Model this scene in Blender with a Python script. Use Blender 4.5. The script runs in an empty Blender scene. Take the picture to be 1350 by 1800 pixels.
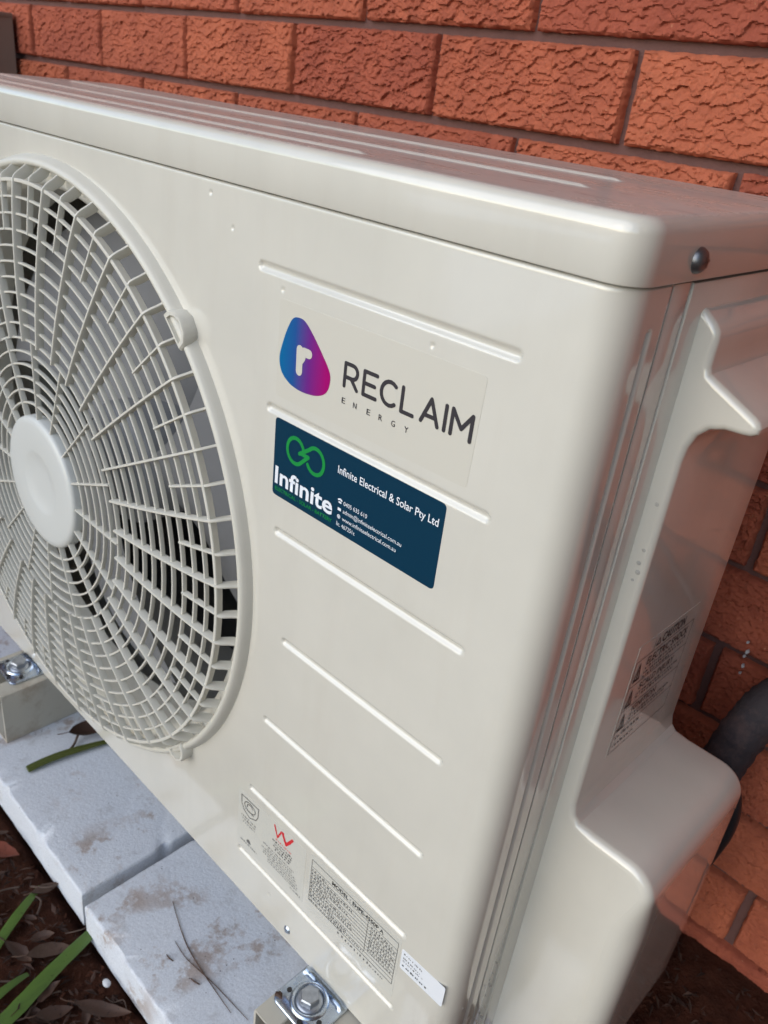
import bpy, bmesh, math, random
from math import radians, sin, cos, pi
from mathutils import Vector, Matrix, noise

random.seed(7)
scene = bpy.context.scene
COL = scene.collection

# ------------------------------------------------------------------ camera
cam = bpy.data.cameras.new('camera'); cam_o = bpy.data.objects.new('camera', cam); COL.objects.link(cam_o)
cam_o.location = (0.16754, -0.33556, 0.76647)
cam_o.rotation_euler = (radians(62.32374), radians(-6.4462), radians(44.50865))
cam.sensor_fit = 'VERTICAL'; cam.sensor_height = 24.0; cam.sensor_width = 18.0
cam.lens = 1431.9 / 1800 * 24
cam.clip_start = 0.02; cam.clip_end = 600
cam.dof.use_dof = True; cam.dof.focus_distance = 0.52; cam.dof.aperture_fstop = 9.0
scene.camera = cam_o

# ------------------------------------------------------------------ sky and sun (bright overcast, light from front left)
SUN_EL, SUN_AZ = 24.0, 190.0          # azimuth measured clockwise from +Y
world = bpy.data.worlds.new('World'); scene.world = world; world.use_nodes = True
nt = world.node_tree; bg = nt.nodes['Background']
sky = nt.nodes.new('ShaderNodeTexSky'); sky.sky_type = 'NISHITA'; sky.sun_disc = False
sky.sun_elevation = radians(SUN_EL); sky.sun_rotation = radians(SUN_AZ)
sky.air_density = 1.0; sky.dust_density = 0.6; sky.ozone_density = 2.0
nt.links.new(sky.outputs[0], bg.inputs[0]); bg.inputs[1].default_value = 0.15
sun = bpy.data.lights.new('sun', 'SUN'); sun_o = bpy.data.objects.new('sun', sun); COL.objects.link(sun_o)
sun.energy = 1.15; sun.angle = radians(70); sun.color = (1.0, 0.99, 0.975)
d = Vector((sin(radians(SUN_AZ)) * cos(radians(SUN_EL)), cos(radians(SUN_AZ)) * cos(radians(SUN_EL)), sin(radians(SUN_EL))))
sun_o.rotation_euler = (-d).to_track_quat('-Z', 'Y').to_euler()

vs = scene.view_settings
vs.view_transform = 'Standard'; vs.look = 'None'; vs.gamma = 1.0; vs.exposure = 0.68; vs.use_curve_mapping = False
scene.render.engine = 'CYCLES'
scene.render.resolution_x = 768; scene.render.resolution_y = 1024

# ------------------------------------------------------------------ materials
class NT:
    """tiny node helper"""
    def __init__(s, name):
        s.m = bpy.data.materials.new(name); s.m.use_nodes = True
        s.t = s.m.node_tree; s.b = s.t.nodes['Principled BSDF']; s._co = None
    def n(s, kind, **kw):
        x = s.t.nodes.new(kind)
        for k, v in kw.items(): setattr(x, k, v)
        return x
    def l(s, a, b): s.t.links.new(a, b)
    def co(s, kind='Object'):
        if s._co is None: s._co = s.n('ShaderNodeTexCoord')
        return s._co.outputs[kind]
    def mapped(s, scale=(1, 1, 1), loc=(0, 0, 0), src=None, rot=(0, 0, 0)):
        m = s.n('ShaderNodeMapping'); m.inputs['Scale'].default_value = scale; m.inputs['Location'].default_value = loc
        m.inputs['Rotation'].default_value = rot
        s.l(src or s.co(), m.inputs['Vector']); return m.outputs[0]
    def noise(s, scale, detail=4, rough=0.55, vec=None, dist=0.0):
        x = s.n('ShaderNodeTexNoise'); x.inputs['Scale'].default_value = scale; x.inputs['Detail'].default_value = detail
        x.inputs['Roughness'].default_value = rough; x.inputs['Distortion'].default_value = dist
        s.l(vec or s.co(), x.inputs['Vector']); return x.outputs['Fac']
    def voro(s, scale, vec=None, feature='F1'):
        x = s.n('ShaderNodeTexVoronoi', feature=feature); x.inputs['Scale'].default_value = scale
        s.l(vec or s.co(), x.inputs['Vector']); return x.outputs['Distance']
    def ramp(s, fac, stops, interp='LINEAR'):
        r = s.n('ShaderNodeValToRGB'); r.color_ramp.interpolation = interp
        e = r.color_ramp.elements
        while len(e) < len(stops): e.new(0.5)
        for i, (p, c) in enumerate(stops):
            e[i].position = p; e[i].color = (c, c, c, 1) if isinstance(c, (int, float)) else (*c, 1)
        s.l(fac, r.inputs[0]); return r.outputs[0]
    def mix(s, fac, a, b, blend='MIX'):
        x = s.n('ShaderNodeMix', data_type='RGBA', blend_type=blend)
        for sock, v in ((x.inputs[0], fac), (x.inputs[6], a), (x.inputs[7], b)):
            if hasattr(v, 'links') or isinstance(v, bpy.types.NodeSocket): s.l(v, sock)
            else: sock.default_value = v if isinstance(v, (int, float)) else (*v, 1)
        return x.outputs[2]
    def math(s, op, a, b=0.0):
        x = s.n('ShaderNodeMath', operation=op)
        for i, v in enumerate((a, b)):
            if isinstance(v, bpy.types.NodeSocket): s.l(v, x.inputs[i])
            else: x.inputs[i].default_value = v
        return x.outputs[0]
    def bump(s, h, strength=0.3, dist=0.001, prev=None):
        x = s.n('ShaderNodeBump'); x.inputs['Strength'].default_value = strength; x.inputs['Distance'].default_value = dist
        s.l(h, x.inputs['Height'])
        if prev is not None: s.l(prev, x.inputs['Normal'])
        return x.outputs[0]
    def sep(s, vec=None):
        x = s.n('ShaderNodeSeparateXYZ'); s.l(vec or s.co(), x.inputs[0]); return x.outputs
    def set(s, **kw):
        names = dict(color='Base Color', rough='Roughness', metal='Metallic', normal='Normal', coat='Coat Weight', coat_rough='Coat Roughness',
                     spec='Specular IOR Level', trans='Transmission Weight', alpha='Alpha', sheen='Sheen Weight', ior='IOR', sub='Subsurface Weight')
        for k, v in kw.items():
            sock = s.b.inputs[names[k]]
            if isinstance(v, bpy.types.NodeSocket): s.l(v, sock)
            elif isinstance(v, (tuple, list)): sock.default_value = (*v, 1)
            else: sock.default_value = v
        return s.m

CREAM = (0.648, 0.618, 0.534)
def mat_casing(name, stain=None):
    k = NT(name)
    peel = k.bump(k.noise(900, 2), 0.05, 0.0004)
    wav = k.bump(k.noise(9, 2), 0.04, 0.004, peel)
    c = k.mix(k.ramp(k.noise(14, 5), [(0.35, 0.0), (0.75, 1.0)]), CREAM, (0.605, 0.578, 0.500))
    coat = 0.85
    dirt = k.ramp(k.noise(1.0, 6, 0.68, k.mapped((34, 34, 5))), [(0.50, 0.0), (0.80, 1.0)])
    c = k.mix(k.math('MULTIPLY', dirt, 0.16), c, (0.50, 0.44, 0.35))
    smear = k.ramp(k.noise(1.0, 6, 0.7, k.mapped((30, 30, 9))), [(0.52, 0.0), (0.72, 1.0)])
    rough = k.math('ADD', k.math('MULTIPLY', smear, 0.10), 0.16)
    if stain == 'corner':                      # rusty dirt that collected at the lower front corner
        x, y, z = k.sep()
        a = k.math('MULTIPLY', k.ramp(k.math('ADD', x, 1.0), [(0.962, 0), (0.992, 1)]), k.ramp(z, [(0.085, 1), (0.165, 0)]))
        sp = k.ramp(k.noise(60, 7, 0.7, k.mapped((1, 1, .35))), [(0.42, 0.0), (0.60, 1.0)])
        f = k.math('MULTIPLY', k.math('MULTIPLY', a, sp), 0.75)
        c = k.mix(f, c, (0.17, 0.085, 0.045))
        rough = k.math('ADD', rough, k.math('MULTIPLY', f, 0.4))
    if stain == 'top':                         # dust film, streaks and specks on the lid
        up = k.ramp(k.sep(k.co('Normal'))[2], [(0.80, 0.0), (0.98, 1.0)])      # dust only settles on the level top
        dust = k.math('MULTIPLY', up, k.ramp(k.noise(1.0, 6, 0.65, k.mapped((7, 24, 7))), [(0.42, 0.0), (0.75, 1.0)]))
        c = k.mix(k.math('ADD', k.math('MULTIPLY', dust, 0.35), k.math('MULTIPLY', up, 0.25)), c, (0.50, 0.45, 0.42))
        st = k.ramp(k.noise(1.0, 5, 0.7, k.mapped((22, 110, 20))), [(0.60, 0.0), (0.68, 1.0)])
        c = k.mix(k.math('MULTIPLY', k.math('MULTIPLY', st, up), 0.5), c, (0.16, 0.125, 0.11))
        spk = k.ramp(k.voro(75), [(0.0, 1.0), (0.045, 1.0), (0.07, 0.0)])
        gate = k.ramp(k.noise(17, 2), [(0.60, 0.0), (0.63, 1.0)])
        c = k.mix(k.math('MULTIPLY', k.math('MULTIPLY', spk, gate), up), c, (0.05, 0.035, 0.03))
        rough = k.math('ADD', rough, k.math('ADD', k.math('MULTIPLY', dust, 0.12), k.math('MULTIPLY', up, 0.10)))
        coat = k.math('SUBTRACT', 0.85, k.math('MULTIPLY', up, 0.65))
    return k.set(color=c, rough=rough, normal=wav, coat=coat, coat_rough=0.05)
M = {}
M['casing'] = mat_casing('cream_enamel')
M['front'] = mat_casing('cream_enamel_front', 'corner')
M['lid'] = mat_casing('cream_enamel_lid', 'top')
k = NT('cream_plastic'); M['plastic'] = k.set(color=k.mix(k.noise(40, 4), (0.64, 0.612, 0.53), (0.58, 0.552, 0.47)), rough=0.42, normal=k.bump(k.noise(700, 2), 0.06, 0.0004))
k = NT('hub_plastic'); M['hub'] = k.set(color=(0.62, 0.625, 0.585), rough=0.36, normal=k.bump(k.noise(500, 2), 0.05, 0.0004))
k = NT('fan_plastic'); M['fan'] = k.set(color=(0.20, 0.203, 0.212), rough=0.5)
k = NT('dark_inside'); M['dark'] = k.set(color=k.mix(k.noise(30), (0.035, 0.034, 0.032), (0.06, 0.055, 0.05)), rough=0.7)
k = NT('coil_fins'); w = k.n('ShaderNodeTexWave'); w.inputs['Scale'].default_value = 160; k.l(k.co(), w.inputs[0])
M['coil'] = k.set(color=(0.05, 0.05, 0.05), metal=0.5, rough=0.5, normal=k.bump(w.outputs['Fac'], 0.8, 0.002))
k = NT('gap_shade'); M['gap'] = k.set(color=(0.03, 0.027, 0.025), rough=0.8)  # near-black stands in for the shade inside seams and holes
k = NT('screw_steel'); M['screw'] = k.set(color=(0.20, 0.20, 0.205), metal=0.85, rough=0.38, normal=k.bump(k.noise(300), 0.15, 0.0005))
k = NT('zinc_plate')
zn = k.noise(90, 5, 0.65)
M['zinc'] = k.set(color=k.mix(k.ramp(zn, [(0.3, 0), (0.7, 1)]), (0.60, 0.66, 0.72), (0.42, 0.47, 0.54)), metal=1.0, rough=k.math('ADD', k.math('MULTIPLY', zn, 0.28), 0.12), normal=k.bump(zn, 0.12, 0.001))
k = NT('bolt_steel'); bn = k.noise(160, 6, 0.7)
M['bolt'] = k.set(color=k.mix(k.ramp(bn, [(0.35, 0), (0.7, 1)]), (0.50, 0.52, 0.55), (0.33, 0.35, 0.38)), metal=0.9, rough=0.42, normal=k.bump(bn, 0.25, 0.0006))
k = NT('beam_paint')
bs = k.ramp(k.noise(26, 6, 0.7), [(0.50, 0.0), (0.70, 1.0)])
M['beam'] = k.set(color=k.mix(k.math('MULTIPLY', bs, 0.55), (0.50, 0.465, 0.385), (0.27, 0.19, 0.125)), rough=0.42, normal=k.bump(k.noise(500), 0.06, 0.0005))
# bricks: fired clay with speckles; every brick a little different
def mat_brick(name, a, b, bumpy):
    k = NT(name); oi = k.n('ShaderNodeObjectInfo')
    off = k.n('ShaderNodeVectorMath', operation='ADD'); k.l(k.co(), off.inputs[0]); k.l(oi.outputs['Location'], off.inputs[1]); v = off.outputs[0]
    c = k.mix(k.ramp(k.noise(22, 6, 0.65, v), [(0.3, 0), (0.72, 1)]), a, b)
    tone = k.n('ShaderNodeHueSaturation'); k.l(c, tone.inputs['Color'])
    k.l(k.math('ADD', k.math('MULTIPLY', oi.outputs['Random'], 0.26), 0.85), tone.inputs['Value'])
    k.l(k.math('ADD', k.math('MULTIPLY', oi.outputs['Random'], 0.006), 0.494), tone.inputs['Hue'])
    c = tone.outputs[0]
    c = k.mix(k.ramp(k.noise(190, 3, 0.6, v), [(0.68, 0), (0.76, 0.6)]), c, (0.58, 0.30, 0.16))
    c = k.mix(k.ramp(k.noise(70, 5, 0.7, v), [(0.60, 0), (0.74, 0.55)]), c, (0.15, 0.050, 0.034))
    n1 = k.bump(k.noise(330, 5, 0.7, v), 0.55 * bumpy, 0.0016)
    n2 = k.bump(k.noise(1200, 2, 0.6, v), 0.35, 0.0006, n1)
    return k.set(color=c, rough=0.86, normal=n2, spec=0.25)
M['brick'] = mat_brick('rockface_brick', (0.425, 0.122, 0.060), (0.285, 0.075, 0.039), 1.0)
k = NT('mortar')
M['mortar'] = k.set(color=k.mix(k.noise(35, 6, 0.7), (0.170, 0.082, 0.068), (0.095, 0.045, 0.038)), rough=0.92, normal=k.bump(k.noise(420, 5, 0.7), 0.7, 0.0015))
# pavers: whitish concrete, brown mud marks and grit
k = NT('paver_concrete')
pc = k.mix(k.noise(9, 6, 0.6), (0.74, 0.76, 0.79), (0.64, 0.665, 0.705))
mud = k.math('MULTIPLY', k.ramp(k.noise(17, 8, 0.74), [(0.53, 0.0), (0.60, 1.0)]), k.ramp(k.noise(7.5, 3), [(0.44, 0.0), (0.56, 1.0)]))
pc = k.mix(k.math('MULTIPLY', mud, 0.62), pc, (0.30, 0.175, 0.095))
grey = k.math('MULTIPLY', k.ramp(k.noise(40, 6, 0.75), [(0.55, 0.0), (0.72, 1.0)]), 0.4)
pc = k.mix(grey, pc, (0.30, 0.27, 0.245))
spk = k.math('MULTIPLY', k.ramp(k.voro(130), [(0.0, 1.0), (0.06, 1.0), (0.10, 0.0)]), k.ramp(k.noise(22, 2), [(0.56, 0.0), (0.60, 1.0)]))
pc = k.mix(spk, pc, (0.07, 0.055, 0.05))
pores = k.ramp(k.voro(420), [(0.0, 0.0), (0.16, 1.0)])
fine_ = k.ramp(k.noise(600, 4, 0.75), [(0.30, 0.80), (0.65, 1.06)])
pc = k.mix(1.0, pc, fine_, 'MULTIPLY')
M['paver'] = k.set(color=pc, rough=0.72, normal=k.bump(pores, 0.35, 0.0008, k.bump(k.noise(260, 6, 0.75), 0.55, 0.0014)), spec=0.3)
k = NT('red_soil')
sc = k.mix(k.ramp(k.noise(28, 7, 0.7), [(0.3, 0), (0.7, 1)]), (0.050, 0.017, 0.009), (0.115, 0.040, 0.021))
sc = k.mix(k.ramp(k.noise(150, 4, 0.7), [(0.60, 0), (0.75, 0.8)]), sc, (0.15, 0.075, 0.045))
M['soil'] = k.set(color=sc, rough=0.95, normal=k.bump(k.noise(170, 7, 0.75), 1.0, 0.006), spec=0.2)
def mat_leaf(name, a, b, rough=0.6):
    k = NT(name)
    c = k.mix(k.ramp(k.noise(1.0, 6, 0.7, k.mapped((60, 9, 60))), [(0.3, 0), (0.72, 1)]), a, b)
    c = k.mix(k.ramp(k.noise(240, 3), [(0.64, 0), (0.70, 0.7)]), c, tuple(x * 0.35 for x in a))
    return k.set(color=c, rough=rough, normal=k.bump(k.noise(1.0, 4, 0.6, k.mapped((420, 25, 100))), 0.3, 0.0008))
M['leaf_brown'] = mat_leaf('dry_leaf_brown', (0.040, 0.017, 0.009), (0.085, 0.040, 0.023), 0.7)
M['leaf_grey'] = mat_leaf('dry_leaf_grey', (0.060, 0.032, 0.020), (0.125, 0.070, 0.046), 0.8)
M['leaf_red'] = mat_leaf('dry_leaf_red', (0.24, 0.055, 0.026), (0.14, 0.040, 0.022), 0.6)
M['leaf_green'] = mat_leaf('green_strap_leaf', (0.095, 0.165, 0.026), (0.058, 0.112, 0.020), 0.42)
M['leaf_olive'] = mat_leaf('olive_strap_leaf', (0.060, 0.085, 0.014), (0.095, 0.095, 0.018), 0.42)
k = NT('twig_bark'); M['twig'] = k.set(color=k.mix(k.noise(120), (0.055, 0.032, 0.022), (0.13, 0.085, 0.062)), rough=0.85)
k = NT('white_stone'); M['stone'] = k.set(color=(0.62, 0.62, 0.62), rough=0.45)
k = NT('pipe_foam')
fm = k.ramp(k.noise(22, 6, 0.7), [(0.50, 0), (0.70, 1)])
M['foam'] = k.set(color=k.mix(k.math('MULTIPLY', fm, 0.6), (0.034, 0.027, 0.031), (0.15, 0.088, 0.075)), rough=0.8, normal=k.bump(k.noise(90, 6, .7), 0.7, 0.003))
k = NT('cable_rubber'); M['cable'] = k.set(color=(0.014, 0.014, 0.016), rough=0.5)
k = NT('taupe_metal'); M['taupe'] = k.set(color=k.mix(k.noise(9), (0.25, 0.195, 0.155), (0.20, 0.158, 0.128)), rough=0.45)
k = NT('added_eave_paint'); M['soffit'] = k.set(color=(0.55, 0.52, 0.47), rough=0.6)
k = NT('water'); M['water'] = k.set(color=(0.9, 0.9, 0.9), rough=0.03, trans=0.85, ior=1.33)
k = NT('sticker_film'); M['film'] = k.set(color=(0.600, 0.568, 0.482), rough=0.24, coat=0.3, coat_rough=0.1)
k = NT('sticker_film_small'); M['film2'] = k.set(color=(0.585, 0.566, 0.495), rough=0.26, coat=0.3, coat_rough=0.1)
k = NT('sticker_navy'); M['navy'] = k.set(color=(0.0010, 0.032, 0.064), rough=0.30, coat=0.25, coat_rough=0.15)
k = NT('sticker_white'); M['paper'] = k.set(color=(0.74, 0.755, 0.77), rough=0.4)
k = NT('ink_grey'); M['ink'] = k.set(color=(0.040, 0.036, 0.040), rough=0.35)
k = NT('ink_black'); M['black'] = k.set(color=(0.020, 0.019, 0.018), rough=0.4)
k = NT('ink_soft'); M['soft'] = k.set(color=(0.13, 0.125, 0.115), rough=0.4)
k = NT('ink_white'); M['white'] = k.set(color=(0.78, 0.80, 0.82), rough=0.4)
k = NT('ink_green'); M['green'] = k.set(color=(0.010, 0.250, 0.050), rough=0.35)
k = NT('ink_red'); M['red'] = k.set(color=(0.62, 0.022, 0.028), rough=0.35)
k = NT('ink_gradient'); x_ = k.sep()[0]
M['drop'] = k.set(color=k.ramp(k.math('MULTIPLY', k.math('ADD', x_, 0.233), 20.0),
        [(0.05, (0.000, 0.125, 0.300)), (0.30, (0.012, 0.080, 0.270)), (0.58, (0.135, 0.018, 0.210)), (0.92, (0.340, 0.000, 0.135))]), rough=0.3)

# ------------------------------------------------------------------ mesh helpers
class MB:
    def __init__(s): s.v = []; s.f = []
    def add(s, verts, faces):
        o = len(s.v); s.v += [tuple(p) for p in verts]; s.f += [tuple(i + o for i in fc) for fc in faces]; return s
    def box(s, x0, x1, y0, y1, z0, z1):
        return s.add([(x0, y0, z0), (x1, y0, z0), (x1, y1, z0), (x0, y1, z0), (x0, y0, z1), (x1, y0, z1), (x1, y1, z1), (x0, y1, z1)],
                     [(0, 3, 2, 1), (4, 5, 6, 7), (0, 1, 5, 4), (1, 2, 6, 5), (2, 3, 7, 6), (3, 0, 4, 7)])
    def loops(s, loops, closed=True, cap0=False, cap1=False):
        n = len(loops[0]); o = len(s.v)
        for lp in loops: s.v += [tuple(p) for p in lp]
        for i in range(len(loops) - 1):
            for j in range(n if closed else n - 1):
                a = o + i * n + j; b = o + i * n + (j + 1) % n
                s.f.append((a, b, b + n, a + n))
        if cap0: s.f.append(tuple(o + j for j in reversed(range(n))))
        if cap1: s.f.append(tuple(o + (len(loops) - 1) * n + j for j in range(n)))
        return s
    def lathe(s, prof, c, n=96, closed=False):
        """prof: list of (radius, y) turned about the Y axis through c = (x, z)"""
        lps = []
        for r, y in (list(prof) + ([prof[0]] if closed else [])):
            lps.append([(c[0] + r * cos(2 * pi * i / n), y, c[1] + r * sin(2 * pi * i / n)) for i in range(n)])
        return s.loops(lps)
    def tube(s, pts, r, n=10, caps=True):
        pts = [Vector(p) for p in pts]; lps = []
        up = Vector((0.13, 0.27, 0.95))
        for i, p in enumerate(pts):
            t = (pts[min(i + 1, len(pts) - 1)] - pts[max(i - 1, 0)]).normalized()
            a = t.cross(up).normalized(); b = t.cross(a)
            rr = r[i] if isinstance(r, (list, tuple)) else r
            lps.append([p + (a * cos(2 * pi * j / n) + b * sin(2 * pi * j / n)) * rr for j in range(n)])
        return s.loops(lps, True, caps, caps)
    def sphere(s, c, rx, ry, rz, nu=10, nv=6):
        lps = []
        for i in range(nv + 1):
            th = pi * (i + 0.02) / (nv + 0.04)
            lps.append([(c[0] + rx * sin(th) * cos(2 * pi * j / nu), c[1] + ry * sin(th) * sin(2 * pi * j / nu), c[2] + rz * cos(th)) for j in range(nu)])
        return s.loops(lps, True, True, True)
    def mesh(s, name, mat, smooth=35):
        me = bpy.data.meshes.new(name); me.from_pydata(s.v, [], s.f)
        bm = bmesh.new(); bm.from_mesh(me); bmesh.ops.recalc_face_normals(bm, faces=bm.faces); bm.to_mesh(me); bm.free()
        return finish(me, mat, smooth)
    def build(s, name, mat, parent=None, smooth=35):
        return link(name, s.mesh(name, mat, smooth), parent)

def finish(me, mat, smooth=35):
    me.materials.append(M[mat] if isinstance(mat, str) else mat)
    if smooth:
        me.polygons.foreach_set('use_smooth', [True] * len(me.polygons))
        me.set_sharp_from_angle(angle=radians(smooth))
    me.update(); return me
def link(name, me, parent=None, loc=None, rot=None):
    o = bpy.data.objects.new(name, me); COL.objects.link(o)
    if loc is not None: o.location = loc
    if rot is not None: o.rotation_euler = rot
    if parent is not None:
        o.parent = parent
        if parent.type == 'EMPTY': o.matrix_parent_inverse = Matrix.Translation(parent.location).inverted()
    return o
def thing(name, loc, label, cat, group=None):
    o = bpy.data.objects.new(name, None); o.location = loc; o.empty_display_size = 0.05; COL.objects.link(o)
    return tag(o, label, cat, group)
def tag(o, label=None, cat=None, group=None, kind=None):
    if label: o['label'] = label
    if cat: o['category'] = cat
    if group: o['group'] = group
    if kind: o['kind'] = kind
    return o
def arc(cx, cy, r, a0, a1, n):
    return [(cx + r * cos(radians(a0 + (a1 - a0) * i / n)), cy + r * sin(radians(a0 + (a1 - a0) * i / n))) for i in range(n + 1)]
def sst(a, b, x):
    t = max(0.0, min(1.0, (x - a) / (b - a))); return t * t * (3 - 2 * t)
def fbm(p, oct=4, lac=2.1, g=0.5):
    a = 1.0; s_ = 0.0; q = Vector(p)
    for _ in range(oct):
        s_ += a * noise.noise(q); q = q * lac + Vector((3.1, 1.7, 5.3)); a *= g
    return s_

# ------------------------------------------------------------------ ground
def lines(lo, hi, step, far):
    a = []; x = lo
    while x < hi + 1e-6: a.append(x); x += step
    ext = []; e = step
    for i in range(40):
        e *= 1.6; ext.append(e)
    left = []; x = lo
    for e in ext:
        x -= e; left.append(x)
        if x < -far: break
    x = hi; right = []
    for e in ext:
        x += e; right.append(x)
        if x > far: break
    return left[::-1] + a + right
gx = lines(-1.0, 0.35, 0.011, 120); gy = lines(-0.34, 0.42, 0.011, 120)
gb = MB(); verts = []
for y in gy:
    for x in gx:
        z = -0.073 + 0.006 * sst(0.0, 0.12, x) * sst(0.05, 0.25, y)
        if -1.3 < x < 0.7 and -0.6 < y < 0.6:
            z += 0.006 * fbm((x * 22, y * 22, 0.3), 4) + 0.003 * noise.noise(Vector((x * 90, y * 90, 4)))
        under = sst(-0.115, -0.10, y) * sst(0.06, 0.03, x) if x < 0.06 else 0
        z -= 0.012 * (1 if (x < 0.03 and y > -0.09) else 0)
        verts.append((x, y, z))
n = len(gx)
gb.add(verts, [(j * n + i, j * n + i + 1, (j + 1) * n + i + 1, (j + 1) * n + i) for j in range(len(gy) - 1) for i in range(n - 1)])
tag(gb.build('ground', 'soil', None, 60), kind='structure')

b = MB(); b.box(-9.0, -1.75, -6.0, 0.40, -.10, -.045)  # unseen pale slab, added to reflect grey in the front panel
tag(b.build('added_path', 'paver', None, 0), kind='structure')

# ------------------------------------------------------------------ brick wall
YW = 0.4216; PITCH = 0.0873; ZJ = 0.738; PER = 0.240; XJ = -0.262; JT = 0.0086
wall = thing('brick_wall', (-0.5, YW, -0.15), 'red rock-face brick wall with purplish recessed mortar joints behind the white unit', 'wall')
mb = MB(); mb.box(-9.0, 7.0, YW + 0.0105, YW + 0.11, -0.3, 2.70)
mb.build('mortar_joints', 'mortar', wall)
BL, BH = PER - JT, PITCH - JT
def cellrand(p): return (math.sin(p.x * 127.1 + p.y * 311.7 + p.z * 74.7) * 43758.5453) % 1.0
def flakes(q):
    """shingled scales: each cell is tilted so that its lower edge stands proud of the one below"""
    (d0, d1, *_), (p0, *_r) = noise.voronoi(q)
    c = p0
    return cellrand(c) * .55 + (c.y - q.y) * .85, d1 - d0
def brick_mesh(seed, amp):
    nx, nz = 190, 64; b = MB(); vv = []
    sd = Vector((seed * 7.3, seed * 3.1, 0.5))
    for j in range(nz + 1):
        for i in range(nx + 1):
            u, w_ = i / nx, j / nz
            x = (u - 0.5) * BL; z = (w_ - 0.5) * BH
            q = Vector((x * 100, z * 100, 0)) + sd
            wv = Vector((noise.noise(q * .55) + .5 * noise.noise(q * 1.7), noise.noise(q * .55 + Vector((9, 2, 4))) + .5 * noise.noise(q * 1.7 + Vector((4, 7, 1))), 0))
            f1, g1 = flakes(Vector((q.x * .85, q.y * 1.25, sd.z)) + wv * .75)
            f2, g2 = flakes(Vector((q.x * 1.9, q.y * 2.7, sd.z + 3)) + wv * 1.2)
            h = .0042 * f1 + .0020 * f2 + 0.0016 * noise.noise(q * 0.3) + .0010 * noise.noise(q * 4.1)
            e = min(x + BL / 2, BL / 2 - x, z + BH / 2, BH / 2 - z) + .0006 * noise.noise(q * 2.2)
            ed = sst(0.0, 0.0026, e)
            y = -amp * (h - .001) * ed + 0.0030 * (1 - ed)
            j1 = 0.0009 * noise.noise(Vector((x * 160, z * 160, seed))) * (1 - ed)
            vv.append((x + j1, y, z + j1 - .0010 * amp * (f1 - .3) * ed))
    b.v = vv; m_ = nx + 1
    b.f = [(j * m_ + i, j * m_ + i + 1, (j + 1) * m_ + i + 1, (j + 1) * m_ + i) for j in range(nz) for i in range(nx)]
    # the four edges run back into the joint
    per = [i for i in range(nx)] + [nx + j * m_ for j in range(nz)] + [nz * m_ + nx - i for i in range(nx)] + [(nz - j) * m_ for j in range(nz)]
    o = len(b.v); b.v += [(b.v[i][0], 0.03, b.v[i][2]) for i in per]
    for a in range(len(per)):
        c = (a + 1) % len(per); b.f.append((per[a], per[c], o + c, o + a))
    return b.mesh('brick', 'brick', 50)
BR = [brick_mesh(i + 1, (.85, .7, .95, .75, .9, .65)[i]) for i in range(6)] + [brick_mesh(i + 11, 0.5) for i in range(3)]
cands = []
for row in range(-11, 24):                # row 0 lies just above the joint at ZJ
    zc = ZJ + PITCH * (row + 0.5)
    off = XJ if row % 2 == 0 else XJ + PER / 2
    for kx in range(-34, 30):
        xc = off + PER * (kx + 0.5)
        cands.append((xc, zc, row, abs(xc + 0.45) * 0.62 + abs(zc - 0.55) * 1.15))
cands.sort(key=lambda t: t[3])
rb = random.Random(3)
for xc, zc, row, _ in cands[:285]:
    me = BR[rb.randrange(6)] if (zc > 0.10 or xc < -0.02) else BR[6 + rb.randrange(3)]
    o = link('brick', me, wall, (xc + rb.uniform(-.0012, .0012), YW + rb.uniform(-.0012, .0012), zc + rb.uniform(-.0008, .0008)), (rb.uniform(-.004, .004), rb.choice((0, pi)), rb.uniform(-.006, .006)) if False else (0, rb.uniform(-.003, .003), rb.uniform(-.006, .006)))
rest = MB()
for xc, zc, row, _ in cands[285:]:
    rest.box(xc - BL / 2, xc + BL / 2, YW, YW + 0.03, zc - BH / 2, zc + BH / 2)
tag(rest.build('distant_bricks', 'brick', wall, 0), kind='stuff')

# unseen wall added on the right to keep light off the side panel
b = MB(); b.box(1.30, 1.40, -1.20, YW + .008, -0.3, 2.70); b.build('shade_wall', 'taupe', wall, 0)
# unseen roof eave and its edge, added to block the sky overhead
b = MB(); b.box(-9.0, 7.0, -0.50, YW + .10, 2.34, 2.36); b.build('added_soffit', 'soffit', wall, 0)
b = MB(); b.box(-9.0, 7.0, -0.63, -0.50, 2.32, 2.50); b.build('added_gutter', 'soffit', wall, 0)

b = MB(); rf = random.Random(8)
for x, z, r in ((.004, .3220, .0022), (.0065, .3120, .0034), (.0050, .3060, .0018), (.0070, .2950, .0026), (.0072, .2860, .0018)):
    pts = [(x + r * rf.uniform(.25, 1.0) * cos(2 * pi * i / 9), z + r * rf.uniform(.25, 1.0) * sin(2 * pi * i / 9)) for i in range(9)]
    b.loops([[(p, YW - .0010, q) for p, q in pts], [(p, YW - .0036, q) for p, q in pts]], True, False, True)
tag(b.build("paint_flecks", 'stone', wall, 40), kind='stuff')
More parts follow.
